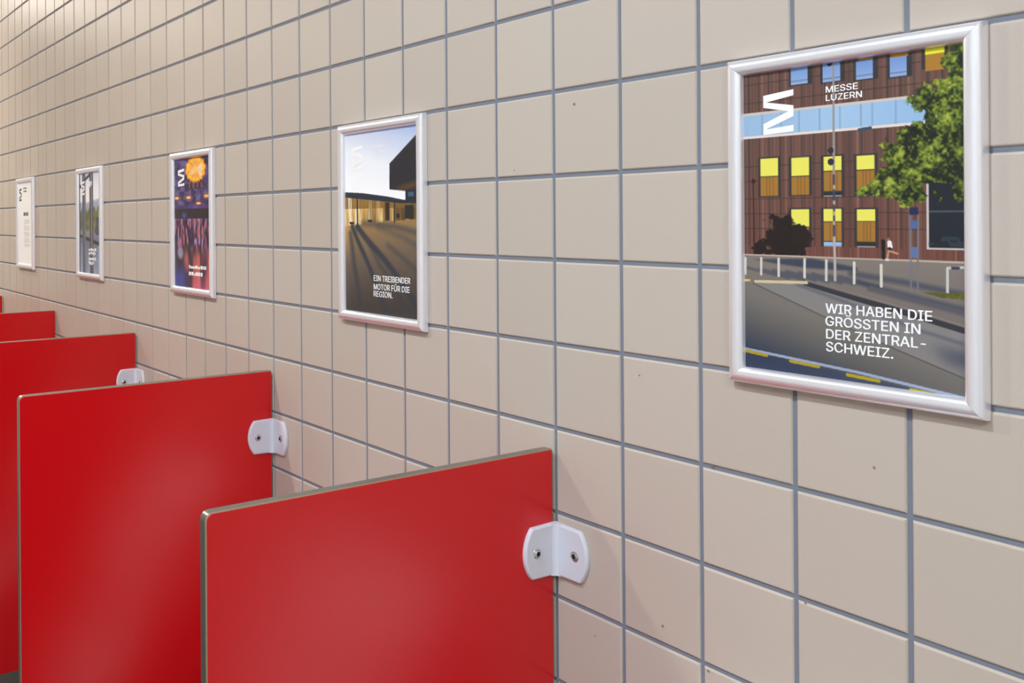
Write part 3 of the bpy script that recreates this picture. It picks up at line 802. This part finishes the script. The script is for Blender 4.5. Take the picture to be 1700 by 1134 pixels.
# 1: brown facade
p, q = (0.1066,0.0670), (0.2629,0.2094)
cap1 = 0.0300
framed_poster(-0.502, 'large framed poster at the right, brown facade with yellow windows and a green tree', art_facade(), [
    ('emblem', 'white lying M emblem', shapes_mesh('emblem', [emblem((p[0], p[1]), (q[0], q[1]))], M_white_ink)),
    ('wordmark', 'small white two-line wordmark', text_mesh('wordmark', [
        ('MESSE', (0.4212,0.0916)[0], (0.4212,0.0916)[1], (0.5671,0.0946)[0], .0195), ('LUZERN', (0.4209,0.1182)[0], (0.4209,0.1182)[1], (0.5855,0.1200)[0], .0195)], M_white_ink)),
    ('slogan', 'white four-line slogan', text_mesh('slogan', [
        ('WIR HABEN DIE', (0.4133,0.7914)[0], (0.4132,0.7923)[1], (0.8726,0.7881)[0], cap1), ('GRÖSSTEN IN', (0.4128,0.8315)[0], (0.4128,0.8325)[1], (0.8252,0.8298)[0], cap1),
        ('DER ZENTRAL-', (0.4152,0.8734)[0], (0.4152,0.8734)[1], (0.8467,0.8637)[0], cap1), ('SCHWEIZ.', (0.4147,0.9117)[0], (0.4147,0.9136)[1], (0.7125,0.9094)[0], cap1)], M_white_ink))])
# 2: paved square in low sun
p, q = (0.0999,0.0704), (0.2619,0.2134)
framed_poster(-7.53, 'second framed poster from the right, paved square with long shadows under a pale sky', art_square(), [
    ('emblem', 'white lying M emblem', shapes_mesh('emblem', [emblem(p, q)], M_white_ink)),
    ('wordmark', 'small white two-line wordmark', text_mesh('wordmark', [
        ('MESSE', (0.4103,0.0998)[0], (0.4103,0.0998)[1], (0.5599,0.1029)[0], .0195), ('LUZERN', (0.4098,0.1302)[0], (0.4098,0.1302)[1], (0.5720,0.1349)[0], .0195)], M_white_ink)),
    ('slogan', 'white three-line slogan', text_mesh('slogan', [
        ('EIN TREIBENDER', (0.4108,0.8197)[0], (0.4108,0.8197)[1], (0.8924,0.8196)[0], .030), ('MOTOR FÜR DIE', (0.4100,0.8661)[0], (0.4100,0.8661)[1], (0.8837,0.8689)[0], .030),
        ('REGION.', (0.4094,0.9046)[0], (0.4094,0.9046)[1], (0.6635,0.9057)[0], .030)], M_white_ink))])
# 3: concert hall
p, q = (0.1106,0.0756), (0.2910,0.2132)
a1, b1, a2, b2 = (0.4099,0.8264), (0.9037,0.8521), (0.4086,0.8772), (0.7839,0.9049)
framed_poster(-14.52, 'third framed poster from the right, purple concert crowd under a glowing orange light', art_concert(), [
    ('emblem', 'white lying M emblem', shapes_mesh('emblem', [emblem(p, q)], M_white_ink)),
    ('slogan', 'two short white lines of print', shapes_mesh('slogan', dashes([(a1[0], b1[0], a1[1], b1[1], .05), (a2[0], b2[0], a2[1], b2[1], .05)], 3), M_white_ink))])
# 4: tall windows
p, q = (0.1005,0.0742), (0.2706,0.2177)
r0, r1 = (0.4976,0.0828), (0.6088,0.1412)
a1, b1, a2, b2 = (0.4473,0.7476), (0.8024,0.8148), (0.4462,0.8359), (0.8003,0.9144)
h1, h2 = (b1[1] - a1[1]), (b2[1] - a2[1])
framed_poster(-21.52, 'fourth framed poster from the right, tall dark window posts before trees and sky', art_windows(), [
    ('emblem', 'white lying M emblem', shapes_mesh('emblem', [emblem(p, q)], M_white_ink)),
    ('wordmark', 'small white mark', shapes_mesh('wordmark', dashes([(r0[0], r1[0], r0[1], r1[1], .05)], 5), M_white_ink)),
    ('slogan', 'white lines of print', shapes_mesh('slogan', dashes([(a1[0], b1[0], a1[1], a1[1] + .42 * h1, .05), (a1[0], b1[0] - .05, a1[1] + .55 * h1, b1[1], .05), (a2[0], b2[0], a2[1], a2[1] + .42 * h2, .05), (a2[0], b2[0] - .12, a2[1] + .55 * h2, b2[1], .05)], 4), M_white_ink))])
# 5: white notice
p, q = (0.0746,0.0666), (0.2290,0.2267)
r0, r1 = (0.3679,0.0611), (0.5819,0.1319)
a1, b1 = (0.3661,0.3659), (0.7191,0.4086)
rows = []
v = (0.4014,0.4538)[1]; ve = (0.3991,0.7888)[1]; rr = random.Random(9); k = 0
while v < ve:
    if k % 6 != 5: rows.append((.40, rr.uniform(.70, .86), v, v + .0062, .05))
    v += .0125; k += 1
framed_poster(-28.50, 'leftmost framed notice, plain white sheet with small black emblem and grey print', None, [
    ('emblem', 'black lying M emblem', shapes_mesh('emblem', [emblem(p, q)], M_black_ink)),
    ('wordmark', 'small dark mark', shapes_mesh('wordmark', dashes([(r0[0], r1[0], r0[1], r0[1] + .022, .05), (r0[0], r1[0], r0[1] + .034, r0[1] + .056, .05)], 5), M_black_ink)),
    ('heading', 'short dark heading line', shapes_mesh('heading', dashes([(a1[0], b1[0], a1[1], b1[1], .07)], 6), M_black_ink)),
    ('small_print', 'grey lines of small print', shapes_mesh('small_print', dashes(rows, 7), M_grey_ink))])
